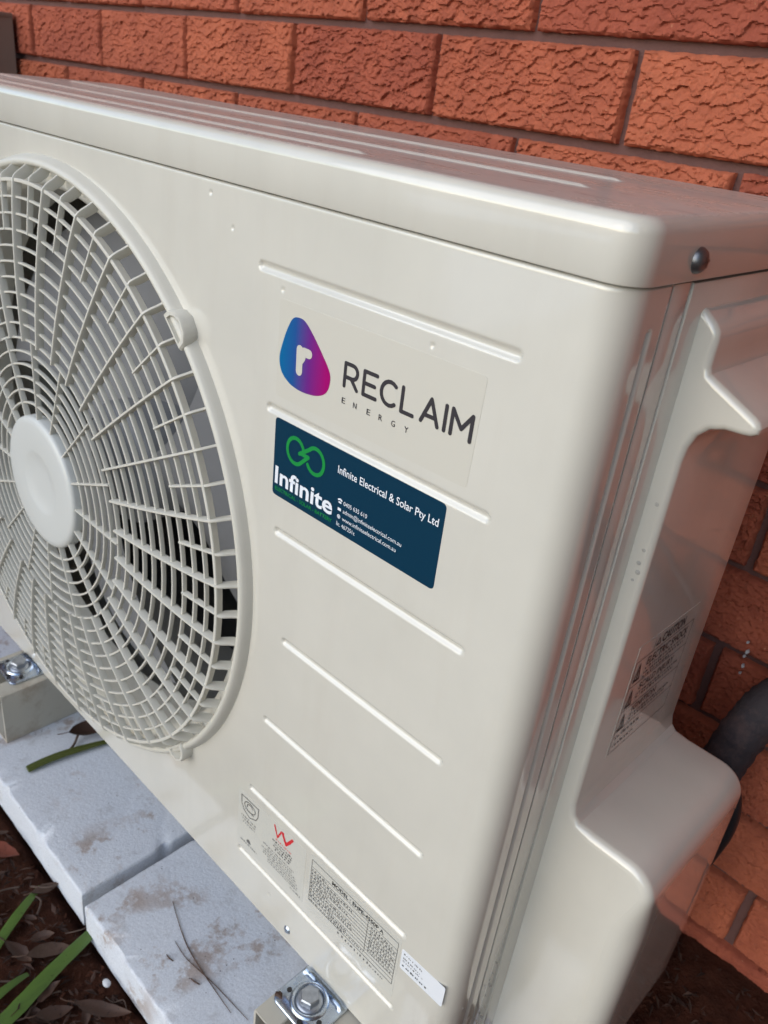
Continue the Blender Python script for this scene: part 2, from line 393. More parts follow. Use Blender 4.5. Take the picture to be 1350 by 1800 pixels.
# taupe post at the far end of the wall
b = MB(); b.loops([[(x, y, z) for x, y in arc(-1.522, .372, .004, 0, -90, 4) [::-1] + [(-1.576, .368), (-1.576, .412), (-1.518, .412)]] for z in (-0.10, 0.800)], True, True, False)
b.loops([[(-1.518 + g, .368 - g, zz), (-1.518 + g, .412, zz), (-1.580 - g, .412, zz), (-1.580 - g, .368 - g, zz)] for zz, g in ((.7985, .001), (.8035, .001), (.8045, 0))], True, True, True)
fen = thing('metal_fence', (-1.55, .39, -.10), 'taupe metal fence post against the brick wall at the far end', 'fence')
b.build('post', 'taupe', fen)
b = MB(); yy_ = [.366 - .0225 * i for i in range(96)]; b.loops([[(-1.556 + .010 * (i // 2 % 2), y, z) for i, y in enumerate(yy_)] for z in (-.05, .770)], False); b.build('sheet', 'taupe', fen, 0)  # unseen fence infill, added to cut light from the left and reflect
b = MB(); b.box(-1.572, -1.532, -1.75, .367, .755, .790); b.build('added_rail', 'taupe', fen, 0)  # unseen rail, added along with the infill

# ------------------------------------------------------------------ heat pump
ZB, ZS, ZT = 0.064, 0.7000, 0.7302     # bottom edge, lid seam, lid top
XL, DEP = -0.865, 0.245
hp = thing('heat_pump', (-0.43, 0.12, ZB), 'cream heat pump outdoor unit with round fan grille, logo stickers and glossy enamel', 'heat pump')

# ---- front panel: one pressed sheet that wraps round the right-hand corner
FC = (-0.5436, 0.3874)                # fan centre (x, z)
RC = 0.0185                            # corner radius
ribs = [(-0.258, -0.049, 0.656), (-0.243, -0.049, 0.5645), (-0.228, -0.049, 0.474), (-0.212, -0.049, 0.3845), (-0.228, -0.050, 0.2955), (-0.242, -0.051, 0.2065), (-0.254, -0.050, 0.1185)]
dimples = [(-0.312, 0.691), (-0.287, 0.673), (-0.233, 0.6455), (-0.106, 0.6455), (-0.206, 0.098)]
SF = -RC; SA = SF + RC * pi / 2; SE = SA + (0.041 - RC)    # arc-length: front end, arc end, side end
def refine(base, spots, half, step):
    pts = list(base)
    for c in spots:
        x = c - half
        while x <= c + half + 1e-9: pts.append(x); x += step
    pts = sorted(pts); out = [pts[0]]
    for p in pts[1:]:
        if p - out[-1] > step * 0.45: out.append(p)
    return out
xs = [XL + i * 0.0070 for i in range(int((SF - XL) / 0.0070))] + [SF + RC * pi / 2 * i / 14 for i in range(15)] + [SA + (0.041 - RC) * i / 20 for i in range(1, 21)]
xs = refine(xs, [r[0] for r in ribs] + [r[1] for r in ribs] + [q[0] for q in dimples], 0.006, 0.001)
zs = refine([ZB + i * 0.0065 for i in range(int((ZS - ZB) / 0.0065) + 1)] + [ZS - 0.002], [r[2] for r in ribs] + [q[1] for q in dimples] + [0.6775], 0.0055, 0.0009)
zs = [z for z in zs if ZB <= z <= ZS - 0.0019]
def groove(s_, z):
    d = 0.0
    for x0, x1, zr in ribs:
        if abs(z - zr) < 0.006:
            dx = max(x0 + .003 - s_, 0, s_ - x1 + .003); r = math.hypot(dx, z - zr)
            d = max(d, 0.0022 * (1 - sst(0.0007, 0.0040, r)))
    for x, zz in dimples:
        r = math.hypot(s_ - x, z - zz)
        if r < .003: d = max(d, 0.0010 * (1 - sst(0, .0024, r)))
    sg = SA + 0.0085
    dz = max(z - 0.6775, 0); r = math.hypot(s_ - sg, dz)
    if r < .005: d = max(d, 0.0018 * (1 - sst(0.0004, 0.0026, r)))
    return d
def shell(s_, z, inn):
    if s_ <= SF: return (s_, inn, z)
    if s_ <= SA:
        a = (s_ - SF) / RC; r = RC - inn
        return (-RC + r * sin(a), RC - r * cos(a), z)
    return (-inn, RC + s_ - SA, z)
fp = MB(); nx = len(xs)
rows = [(ZB, 0.004), (ZB, 0.0012)] + [(ZB + 0.0012, 0.0)] + [(z, None) for z in zs if z > ZB + 0.003] + [(ZS - 0.0014, 0.0002), (ZS - 0.0006, 0.0009), (ZS - 0.0002, 0.0022), (ZS - 0.0002, 0.012)]
for z, inn in rows:
    for s_ in xs:
        g = groove(s_, z) if inn is None else inn
        if s_ > SE - 0.0012 : g = max(g, 0.0009)
        fp.v.append(shell(s_, z, g))
for j in range(len(rows) - 1):
    for i in range(nx - 1):
        cx = (xs[i] + xs[i + 1]) / 2; cz = (rows[j][0] + rows[j + 1][0]) / 2
        if math.hypot(cx - FC[0], cz - FC[1]) < 0.279: continue
        a = j * nx + i; fp.f.append((a, a + 1, a + 1 + nx, a + nx))
front = fp.build('front_panel', 'front', hp, 40)
# edge of the sheet turning in at the side seam, coloured dark as gap shade
b = MB(); b.box(-0.014, -0.0009, 0.0408, 0.0412, ZB + 0.001, ZS - 0.001); b.build('seam_strip', 'gap', front)

# ---- corner strip and side panel
def rounded_slab(y0, y1, z0, z1, x, r, depth=0.012):
    b = MB(); lps = []
    for (g, dx) in ((0, -depth), (0, -r), (r * .3, -r * .3), (r, 0)):
        lps.append([(x + dx, y0 + g, z0 + g), (x + dx, y1 - g, z0 + g), (x + dx, y1 - g, z1 - g), (x + dx, y0 + g, z1 - g)])
    return b.loops(lps, True, False, True)
rounded_slab(0.0425, 0.0612, ZB + .001, ZS - .0006, -0.0008, 0.0012).build('corner_strip', 'casing', hp)
side = rounded_slab(0.0630, DEP - 0.006, ZB + .001, ZS - .0012, 0.0, 0.0016).build('side_panel', 'casing', hp)
prof = [(-0.001, .6850), (.0015, .6845), (.0085, .6790), (.0112, .6755), (.0120, .6710), (.0120, .6570), (.0132, .6535)]
prof += [(.0415, .6395), (.0445, .6375), (.0462, .6345), (.0455, .6312), (.0425, .6292), (.0385, .6285), (.0290, .6280), (.0215, .6255), (.0160, .6200), (.0130, .6120), (.0120, .6030)]
prof += [(.0120, z) for z in (.55, .48, .42, .36)] + [(.0122, .3400), (.0140, .3315), (.0185, .3270), (.0300, .3255), (.0585, .3250)]
prof += [(.0585 + 0.0225 * sin(a * pi / 16), .3025 + 0.0225 * cos(a * pi / 16)) for a in range(1, 9)]
prof += [(.0812, .2600), (.0815, .2000), (.0815, .1300), (.0812, .0860), (.0800, .0760), (.0755, .0690), (.0670, .0660), (.0300, .0655), (-0.001, .0655)]
def offset(pl, r):
    out = []
    for i, p in enumerate(pl):
        a = Vector(pl[max(i - 1, 0)]); c = Vector(pl[min(i + 1, len(pl) - 1)]); t = (c - a).normalized()
        nrm = Vector((t.y, -t.x))                    # pointing inward (to smaller x when going down)
        out.append((max(p[0] + nrm.x * r, -0.001), p[1] + nrm.y * r))
    return out
R2 = 0.0058; YC = 0.0805
# resample the profile so that the rounded rim stays smooth
def densify(pl, step):
    out = [pl[0]]
    for a, c in zip(pl, pl[1:]):
        L = math.dist(a, c); m_ = max(1, int(L / step))
        out += [(a[0] + (c[0] - a[0]) * i / m_, a[1] + (c[1] - a[1]) * i / m_) for i in range(1, m_ + 1)]
    return out
prof = densify(prof, 0.006)
def rad(p):                                             # edge radius: small on the handle, generous on the lower bulge
    return .0040 + .0120 * sst(.318, .255, p[1]) * sst(.030, .075, p[0]) + .0030 * sst(.34, .322, p[1]) * sst(.014, .022, p[0])
def offset_r(pl, k_):
    out = []
    for i, p in enumerate(pl):
        a = Vector(pl[max(i - 1, 0)]); c = Vector(pl[min(i + 1, len(pl) - 1)]); t = (c - a).normalized(); r = rad(p) * k_
        out.append((max(p[0] + t.y * r, -0.001), p[1] - t.x * r))
    return out
lps = []
for i in range(9):
    a = pi / 2 * i / 8; pl = offset_r(prof, 1 - sin(a))
    lps.append([(q[0], YC + rad(p) * (1 - cos(a)), q[1]) for p, q in zip(prof, pl)])
for yy in (0.12, 0.16, 0.20): lps.append([(x, yy, z) for x, z in prof])
RR = 0.006
for i in range(6):
    a = pi / 2 * i / 5; off = RR * (1 - cos(a)); lps.append([(x, 0.229 + RR * sin(a), z) for x, z in offset(prof, off)])
b = MB(); b.loops(lps, False)
cap = lps[0]; zz = []                                      # flat front face with its own corners
for q in cap: zz.append(min(q[2], zz[-1] - 1e-5) if zz else q[2])
b.loops([[(-.0012, YC, z) for z in zz], [(max(q[0], -.001), YC, z) for q, z in zip(cap, zz)]], False)
b.build('side_cover', 'casing', side, 32)

# ---- lid with rolled edge
def rrect(x0, x1, y0, y1, r, z, n=8):
    pts = []
    for cx, cy, a0 in ((x1 - r, y0 + r, -90), (x1 - r, y1 - r, 0), (x0 + r, y1 - r, 90), (x0 + r, y0 + r, 180)):
        pts += [(x, y, z) for x, y in arc(cx, cy, r, a0, a0 + 90, n)]
    return pts
LX0, LX1, LY0, LY1 = XL - .002, 0.0022, -0.0022, 0.2560
b = MB(); lps = [rrect(LX0 + .003, LX1 - .003, LY0 + .003, LY1 - .003, .013, ZS + .0035), rrect(LX0 + .0005, LX1 - .0005, LY0 + .0005, LY1 - .0005, .0165, ZS + .0007),
                 rrect(LX0, LX1, LY0, LY1, .017, ZS + .0016)]
RT = 0.0075
for i in range(9):
    a = pi / 2 * i / 8; g = RT * (1 - cos(a)); lps.append(rrect(LX0 + g, LX1 - g, LY0 + g, LY1 - g, max(.017 - g, .006), ZT - RT + RT * sin(a)))
b.loops(lps, True, False, True)
b.add([], [])
lid = b.build('lid', 'lid', hp, 30)
for yr, x1 in ((0.024, -0.190), (0.080, -0.075), (0.160, -0.100)):
    b = MB(); lps = []
    L0, L1 = XL + .05, x1
    for g, h in ((0, -.0004), (.0010, .0002), (.0024, .0011), (.0036, .0014)):
        lps.append(rrect(L0 + g * 3, L1 - g * 3, yr - .0042 + g, yr + .0042 - g, max(.0040 - g, .0005), ZT + h, 5))
    b.loops(lps, True, False, True); b.build('stiffening_rib', 'lid', lid, 60)
b = MB(); b.lathe([(0.0, -0.0042), (0.0030, -0.0039), (0.0050, -0.0028), (0.0062, -0.0009), (0.0064, 0.0012)], (0, 0), 24)
b.v = [(-y, x, z) for x, y, z in b.v]
for a in (0.35, 0.35 + pi / 2):
    t = Vector((0, cos(a), sin(a))); u = Vector((0, -sin(a), cos(a)))
    b.add([Vector((.0044, 0, 0)) + t * p * .0028 + u * q * .0006 for p, q in ((-1, -1), (1, -1), (1, 1), (-1, 1))], [(0, 1, 2, 3)])
me = b.mesh('screw', 'screw', 50); link('screw', me, lid, (LX1 + .0002, 0.0530, 0.7105))
b = MB(); b.lathe([(0.0, -0.0016), (0.0030, -0.0013), (0.0042, 0.0), (0.0042, 0.001)], (-0.178, 0.0775), 20); b.build('screw', 'zinc', front)
# inner frame behind the seams, its dark colour stands for shade in the gaps
b = MB(); b.loops([rrect(XL, -.0030, .0030, DEP - .008, .020, ZS - .004), rrect(XL, -.0030, .0030, DEP - .008, .020, ZS + .0030)], True, False, True); b.box(-.03, -.0035, .02, DEP - .008, ZB + .004, ZS); b.build('inner_frame', 'gap', hp, 0)

# ---- rest of the case
b = MB(); b.box(XL, XL + .003, 0.0, DEP, ZB, ZS); b.build('end_panel', 'casing', hp, 0)
b = MB(); b.box(XL + .003, -0.004, DEP - .006, DEP, ZB, ZS); b.build('rear_panel', 'casing', hp, 0)
b = MB(); b.box(XL + .002, -.003, .002, DEP - .002, ZB - .006, ZB - .0005); b.build('base_pan', 'casing', hp, 0)
b = MB(); b.box(-0.252, -0.247, 0.006, DEP - .008, ZB, ZS); b.build('partition', 'dark', hp, 0)
b = MB(); b.box(XL + .004, -.253, DEP - .034, DEP - .008, ZB + .005, ZS - .006); b.build('coil', 'coil', hp, 0)

# ---- fan behind the grille
fan = MB().lathe([(0.0, .045), (.045, .046), (.060, .052), (.066, .060), (.066, .140), (0.0, .140)], FC, 40).build('fan', 'fan', hp, 40)
b = MB(); NB, NR = 18, 12; lps = []
for i in range(NR + 1):
    r = .060 + (.252 - .060) * i / NR; row_ = []
    for j in range(NB + 1):
        t = j / NB; ang = radians(-46 + 92 * t + 26 * (i / NR)); y = .128 - .078 * t - .010 * sin(pi * t) + .018 * (i / NR) * (t - .5)
        row_.append((r * cos(ang), y, r * sin(ang)))
    lps.append(row_)
b.loops(lps, False)
bm_ = b.mesh('blade', 'fan', 60)
for a in (20, 140, 260): link('blade', bm_, fan, (FC[0], 0, FC[1]), (0, radians(a), 0))
b = MB(); b.lathe([(.2845, .0005), (.2800, .0020), (.2745, .0030), (.2710, .0055), (.2685, .0110), (.2670, .0200), (.2665, .0400), (.2670, .0600)], FC, 120); b.build('bell_mouth', 'plastic', hp, 60)

# ---- fan grille
gr = MB(); gr.lathe([(.2955, .0004), (.2948, -.0012), (.2938, -.0040), (.2925, -.0072), (.2908, -.0091), (.2888, -.0096), (.2868, -.0085), (.2858, -.0060), (.2845, .0010), (.2815, .0040)], FC, 160)
grille = gr.build('fan_grille', 'plastic', hp, 50)
def swing(me, name, ang, mat=None):
    return link(name, me, grille, (FC[0], 0, FC[1]), (0, -radians(ang), 0))
def bar_mesh(name, fr, bk, w):
    """blade whose front edge runs along fr and back edge along bk, both lists of (r, y); w = thickness"""
    b = MB(); lps = []
    for (r0, y0), (r1, y1) in zip(fr, bk):
        dx, dy = r1 - r0, y1 - y0; L = math.hypot(dx, dy); e = 0.0008 / L
        lps.append([(r0, y0, -w * .28), (r0, y0, w * .28), (r0 + dx * e, y0 + dy * e, w * .5), (r1, y1, w * .42), (r1, y1, -w * .42), (r0 + dx * e, y0 + dy * e, -w * .5)])
    b.loops(lps, True, True, True); return b.mesh(name, 'plastic', 40)
dome = lambda r: -.0300 + (.0090 * ((r - .14) / .1345) ** 2 if r > .14 else 0)
RO = .2745
hookf = [(RO - .003, dome(RO) - .0014), (RO + .0015, dome(RO) - .0008), (.2790, -.0196), (.2815, -.0168), (.2838, -.0132), (.2872, -.0088)]
hookb = [(RO - .003, dome(RO) + .0066), (RO - .0010, dome(RO) + .0070), (.2750, -.0115), (.2770, -.0080), (.2795, -.0040), (.2845, -.0010)]
LR = (.1390, .165, .190, .215, .235, .255)
long_ = bar_mesh('grille_bar', [(r, dome(r) - .0014) for r in LR] + hookf, [(r, dome(r) + .0060) for r in LR] + hookb, .0024)
hook = bar_mesh('grille_hook', [(RO, dome(RO) + .0004)] + hookf[2:], [(RO, dome(RO) + .0060)] + hookb[2:], .0023)
SR = (.2335, .247, .260, .2745)
short = bar_mesh('grille_bar', [(r, dome(r) + .0006) for r in SR], [(r, dome(r) + .0056) for r in SR], .0021)
IR = (.060, .10, .1400)
inner = bar_mesh('grille_bar', [(r, dome(r) + .0002) for r in IR], [(r, dome(r) + .0056) for r in IR], .0021)
for i in range(32):
    a = 4.85 + 11.25 * i
    swing(long_, 'grille_bar', a); swing(hook, 'grille_hook', a + 5.625); swing(short, 'grille_bar', a + 5.625)
for i in range(16): swing(inner, 'grille_bar', -0.78 + 22.5 * i)
rads = [.0668 + .0122 * i for i in range(1, 7)] + [.14 + .01345 * i for i in range(1, 11)]
for i, r in enumerate(rads):
    last = i == len(rads) - 1; t = .0016 if last else .00105; dpt = .0062 if last else .0038; y0 = dome(r) + (.0003 if last else .0014)
    b = MB(); b.lathe([(r - t * .7, y0), (r + t * .7, y0), (r + t, y0 + .0006), (r + t * .6, y0 + dpt), (r - t * .6, y0 + dpt), (r - t, y0 + .0006)], FC, 144, True)
    b.build('grille_ring', 'plastic', grille, 40)
b = MB(); b.lathe([(0.0, -.0296), (.012, -.0296), (.022, -.0300), (.0280, -.0312), (.0310, -.0319), (.0340, -.0322), (.0590, -.0326), (.0635, -.0321), (.0658, -.0304), (.0666, -.0280), (.0666, -.0200)], FC, 96)
b.build('hub_cap', 'hub', grille, 50)
for a in (45.2, -45.8, 135, -135):
    pol = [(-3.1, .2850), (-2.9, .2935), (-1.7, .3000), (0.3, .3018), (1.8, .2985), (2.8, .2925), (3.1, .2850)]
    def pt(q, y, s_=1.0):
        r = .2925 + (q[1] - .2925) * s_; g = radians(a + q[0] * s_); return (FC[0] + r * cos(g), y, FC[1] + r * sin(g))
    b = MB(); b.loops([[pt(q, .0005) for q in pol], [pt(q, -.0100) for q in pol], [pt(q, -.0116, .90) for q in pol], [pt(q, -.0116, .70) for q in pol], [pt(q, -.0040, .62) for q in pol]], True, False, True)
    lug = b.build('grille_lug', 'plastic', grille, 40)
    c = pt((0, .2945), 0)
    b = MB(); b.lathe([(0.0, -.0070), (.0022, -.0066), (.0030, -.0040)], (c[0], c[2]), 16); b.build('screw', 'screw', lug)

# ------------------------------------------------------------------ stickers and printing
def plate(name, mat, parent, corners, r, y, n=5, side=False):
    """thin film with rounded corners; corners = (TL, TR, BR, BL) as (u, v)"""
    pts = []
    cs = [Vector(c) for c in corners]
    for i, c in enumerate(cs):
        p, q = cs[i - 1], cs[(i + 1) % 4]
        a = (p - c).normalized(); d_ = (q - c).normalized()
        for j in range(n + 1):
            t = j / n; w1 = (1 - t) ** 2; w2 = t * t
            pts.append(c + a * r * w1 + d_ * r * w2)
    b = MB()
    if side: b.loops([[(y - .0002, u, v) for u, v in pts], [(y, u, v) for u, v in pts]], True, False, True)
    else: b.loops([[(u, -y + .0002, v) for u, v in pts], [(u, -y, v) for u, v in pts]], True, False, True)
    return b.build(name, mat, parent, 0)
def cap_units():
    c = bpy.data.curves.new('t', 'FONT'); c.body = 'H'; o = bpy.data.objects.new('t', c); COL.objects.link(o)
    bpy.context.view_layer.update(); h = o.dimensions.y
    bpy.data.objects.remove(o); bpy.data.curves.remove(c); return h
CAPH = cap_units()
def text(body, x0, x1, z0, cap, mat, parent, y=.0004, bold=0.0, name='lettering', side=None):
    c = bpy.data.curves.new('t', 'FONT'); c.body = body; c.offset = bold; c.resolution_u = 3
    o = bpy.data.objects.new('t', c); COL.objects.link(o)
    dg = bpy.context.evaluated_depsgraph_get()
    me = bpy.data.meshes.new_from_object(o.evaluated_get(dg)); bpy.data.objects.remove(o); bpy.data.curves.remove(c)
    us = [v.co.x for v in me.vertices]; u0, u1 = min(us), max(us); sx = (x1 - x0) / (u1 - u0); sz = cap / CAPH
    for v in me.vertices:
        u = x0 + (v.co.x - u0) * sx; w_ = z0 + v.co.y * sz
        v.co = (u, -y, w_) if side is None else (side, u, w_)
    me.name = name; me.materials.clear(); finish(me, mat, 0)
    return link(name, me, parent)
def strokes(name, mat, parent, polys, r, y=.00025, th=.00012):
    b = MB()
    for pl in polys:
        for (x0, z0), (x1, z1) in zip(pl, pl[1:]):
            a = math.atan2(z1 - z0, x1 - x0); ring = []
            for j in range(9): g = a + pi / 2 + pi * j / 8; ring.append((x0 + r * cos(g), z0 + r * sin(g)))
            for j in range(9): g = a - pi / 2 + pi * j / 8; ring.append((x1 + r * cos(g), z1 + r * sin(g)))
            cx, cz = (x0 + x1) / 2, (z0 + z1) / 2
            inn = [(cx + (px - cx) * .9, cz + (pz - cz) * .9) for px, pz in ring]
            e = random.uniform(0, .00002)
            b.loops([[(px, -y, pz) for px, pz in ring], [(px, -y - th - e, pz) for px, pz in ring]], True, False, True)
    return b.build(name, mat, parent, 0)
def flat(name, mat, parent, pts, y=.0004):
    b = MB(); b.loops([[(u, -y + .00015, v) for u, v in pts], [(u, -y, v) for u, v in pts]], True, False, True); return b.build(name, mat, parent, 0)
def greek(name, mat, parent, rows_, y=.0003, seed=1, side=None):
    """print too small to read: broken rows of word-length dashes; rows_ = (u0, u1, v, height)"""
    rg = random.Random(seed); b = MB()
    for u0, u1, v, h in rows_:
        u = u0
        while u < u1 - .0004:
            L = min(rg.uniform(.0010, .0042), u1 - u)
            m_ = max(1, int(L / (h * .62)))
            for i in range(m_):                         # letter-like ticks of uneven height
                a = u + L * i / m_; c = a + L / m_ * rg.uniform(.45, .80); t0 = v + h * rg.uniform(0, .12); t1 = v + h * rg.uniform(.62, 1.0)
                q = [(a, t0), (c, t0), (c, t1), (a, t1)]
                b.add([(p_, -y, q_) if side is None else (side, p_, q_) for p_, q_ in q], [(0, 1, 2, 3)])
            u += L + h * .45
    return tag(b.build(name, mat, parent, 0), kind='stuff')

# brand sticker
st = plate('brand_sticker', 'film', hp, ((-.2350, .6402), (-.0665, .6402), (-.0680, .5752), (-.2345, .5752)), .0030, .00014)
st['label'] = 'beige brand sticker with teardrop logo and RECLAIM ENERGY lettering'
# teardrop logo: closed smooth curve through measured points
ctrl = [(-.2160, .6322), (-.2095, .6312), (-.2015, .6250), (-.1915, .6150), (-.1840, .6060), (-.1832, .5985), (-.1862, .5920), (-.1935, .5878), (-.2030, .5860), (-.2130, .5858), (-.2225, .5880), (-.2300, .5935), (-.2325, .6020), (-.2302, .6120), (-.2262, .6225), (-.2215, .6302)]
def catmull(c, m_=5):
    out = []; n_ = len(c)
    for i in range(n_):
        p0, p1, p2, p3 = (Vector(c[(i + k_) % n_]) for k_ in (-1, 0, 1, 2))
        for j in range(m_):
            t = j / m_; out.append(.5 * ((2 * p1) + (p2 - p0) * t + (2 * p0 - 5 * p1 + 4 * p2 - p3) * t * t + (3 * p1 - p0 - 3 * p2 + p3) * t ** 3))
    return [tuple(p) for p in out]
flat('teardrop_logo', 'drop', st, catmull(ctrl), .0003)
strokes('logo_letter', 'film', st, [[(-.2128, .6125), (-.2124, .5985)], [(-.2128, .6085), (-.2110, .6108), (-.2085, .6120), (-.2040, .6120)], [(-.2125, .6050), (-.2100, .6085)]], .0030, .00035)
zb_, zt_ = .6022, .6165
def carc(cx, cz, rx, rz, a0, a1, m_=10): return [(cx + rx * cos(radians(a0 + (a1 - a0) * i / m_)), cz + rz * sin(radians(a0 + (a1 - a0) * i / m_))) for i in range(m_ + 1)]
zm = (zb_ + zt_) / 2
strokes('lettering', 'ink', st, [
    [(-.1705, zb_), (-.1705, zt_), (-.1640, zt_)] + carc(-.1640, zt_ - .0042, .0042, .0042, 90, -90, 8) + [(-.1700, zt_ - .0084)], [(-.1650, zt_ - .0084), (-.1595, zb_)],
    [(-.1435, zt_), (-.1540, zt_), (-.1540, zb_), (-.1435, zb_)], [(-.1540, zm), (-.1450, zm)],
    carc(-.1325, zm, .0068, .0071, 50, 310, 14),
    [(-.1225, zt_), (-.1225, zb_), (-.1135, zb_)],
    [(-.1070, zb_), (-.1008, zt_), (-.0946, zb_)], [(-.1046, zb_ + .0042), (-.0970, zb_ + .0042)],
    [(-.0897, zb_), (-.0897, zt_)],
    [(-.0850, zb_), (-.0850, zt_), (-.0780, zb_ + .005), (-.0712, zt_), (-.0712, zb_)]], .00125)
for ch, xa in zip('ENERGY', (-.1712, -.1610, -.1492, -.1390, -.1285, -.1180)):
    text(ch, xa, xa + .0030, .5910, .0036, 'ink', st, .0004, .006)

# navy contractor sticker
sn = plate('contact_sticker', 'navy', hp, ((-.2330, .5603), (-.0788, .5603), (-.0788, .5022), (-.2325, .5022)), .0035, .00014)
sn['label'] = 'navy blue contractor sticker with green infinity logo and white lettering'
lw = .00135
left = carc(-.2105, .5430, .0085, .0092, 32, 318, 18); right = carc(-.1905, .5430, .0085, .0092, 212, 498, 18)
strokes('infinity_logo', 'green', sn, [left + [(-.1975, .5432), (-.2048, .5432)], right[::1] , [right[-1], (-.2065, .5425)], [left[0], (-.2022, .5448)]], lw)
text('Infinite', -.2302, -.1705, .5120, .0125, 'white', sn, .0004, .022)
text('ELECTRICAL - SOLAR - BATTERY', -.2295, -.1700, .5066, .0027, 'green', sn, .0004, .012)
text('Infinite Electrical & Solar Pty Ltd', -.1685, -.0825, .5442, .0052, 'white', sn, .0004, .008)
text('0405 635 610', -.1605, -.1390, .5238, .0030, 'white', sn, .0004, .0)
text('admin@infiniteelectrical.com.au', -.1605, -.1080, .5182, .0030, 'white', sn, .0004, .0)
text('www.infiniteelectrical.com.au', -.1605, -.1118, .5126, .0030, 'white', sn, .0004, .0)
text('lic. 467251c', -.1655, -.1480, .5072, .0030, 'white', sn, .0004, .0)
strokes('phone_icon', 'white', sn, [[(-.1655, .5262), (-.1640, .5268), (-.1625, .5262)], [(-.1648, .5245), (-.1632, .5245)]], .0006)
flat('envelope_icon', 'white', sn, [(-.1655, .5185), (-.1625, .5185), (-.1625, .5205), (-.1655, .5205)])
strokes('globe_icon', 'white', sn, [carc(-.1640, .5142, .0013, .0013, 0, 360, 12), [(-.1653, .5142), (-.1627, .5142)], [(-.1640, .5129), (-.1640, .5155)]], .0002)

# approval label, rating label, serial label along the lower edge
sa = plate('approval_label', 'film2', hp, ((-.2560, .1935), (-.1630, .1955), (-.1625, .1310), (-.2560, .1250)), .0020, .00014)
sa['label'] = 'beige approval label with grey shield mark and red tick logo'
strokes('shield_mark', 'soft', sa, [[(-.2515, .1890), (-.2270, .1895), (-.2275, .1790), (-.2300, .1735), (-.2390, .1690), (-.2470, .1725), (-.2510, .1790), (-.2515, .1890)], carc(-.2392, .1812, .0078, .0052, 0, 360, 16), carc(-.2392, .1812, .0040, .0034, 200, 20, 8)], .00045)
greek('fine_print', 'soft', sa, [(-.2460, -.2330, .1745, .0020), (-.2505, -.2280, .1640, .0020), (-.2490, -.2300, .1606, .0020), (-.2480, -.2310, .1572, .0020), (-.2505, -.2260, .1325, .0020)], seed=4)
flat('regulator_mark', 'soft', sa, [(-.2420, .1362), (-.2360, .1362), (-.2370, .1395), (-.2390, .1405), (-.2410, .1395)])
strokes('red_tick_logo', 'red', sa, [[(-.2045, .1905), (-.2000, .1790), (-.1955, .1895)], [(-.1955, .1895), (-.1925, .1905)]], .00085)
strokes('red_tick_logo', 'red', sa, [[(-.1932, .1885), (-.1885, .1800), (-.1808, .1922)], [(-.1905, .1830), (-.1878, .1815), (-.1838, .1868)]], .0014)
greek('red_caption', 'red', sa, [(-.2020, -.1800, .1745, .0019)], seed=9)
greek('fine_print', 'black', sa, [(-.2060, -.1790, .1705, .0021), (-.2030, -.1800, .1672, .0021), (-.2050, -.1800, .1640, .0021), (-.2020, -.1820, .1608, .0021)], seed=5)
greek('fine_print', 'soft', sa, [(-.2180, -.1760, .1560, .0018), (-.2120, -.1780, .1530, .0018), (-.2200, -.1730, .1500, .0018), (-.2170, -.1720, .1470, .0018), (-.2180, -.1700, .1440, .0018), (-.2110, -.1690, .1410, .0018), (-.2110, -.1700, .1382, .0018), (-.1790, -.1650, .1340, .0020)], seed=6)
sr = plate('rating_label', 'film2', hp, ((-.1580, .1985), (-.0530, .1985), (-.0530, .1300), (-.1580, .1300)), .0010, .00014)
sr['label'] = 'beige rating label with a ruled table of small black print'
zr = [.1935, .1855, .1810, .1770, .1730, .1690, .1650, .1610, .1570, .1530, .1490, .1440]
tb = [[(-.1550, z), (-.0555, z)] for z in (zr[0], zr[-1])] + [[(-.1550, zr[0]), (-.1550, zr[-1])], [(-.0555, zr[0]), (-.0555, zr[-1])], [(-.0875, zr[1]), (-.0875, .1490)]] 
strokes('table_rule', 'soft', sr, tb, .00022); strokes('table_rule', 'soft', sr, [[(-.1545, z), (-.0560, z)] for z in zr[1:-1]], .00013)
text('MODEL : EHPE-4550P A', -.1300, -.0710, .1872, .0040, 'black', sr, .0004, .012)
greek('fine_print', 'soft', sr, [(-.1540, -.1540 + w_, z + .0006, .0023) for z, w_ in zip(zr[2:], (.020, .050, .036, .046, .022, .050, .052, .030, .046, .042))] + [(-.0840, -.0600 + .003 * (i % 2), z + .0006, .0023) for i, z in enumerate(zr[2:10])] + [(-.1300, -.0880, .1462, .0020), (-.1180, -.0800, .1385, .0030), (-.0800, -.0640, .1385, .0020)], seed=7)
ss = plate('serial_label', 'paper', hp, ((-.0515, .1925), (-.0085, .1945), (-.0085, .1720), (-.0510, .1705)), .0020, .00014)
ss['label'] = 'small white serial number label near the lower corner'
greek('fine_print', 'soft', ss, [(-.0490, -.0300, .1880, .0018), (-.0490, -.0320, .1832, .0018), (-.0490, -.0310, .1800, .0018)], seed=8)
greek('fine_print', 'black', ss, [(-.0490, -.0235, .1748, .0023)], seed=10)

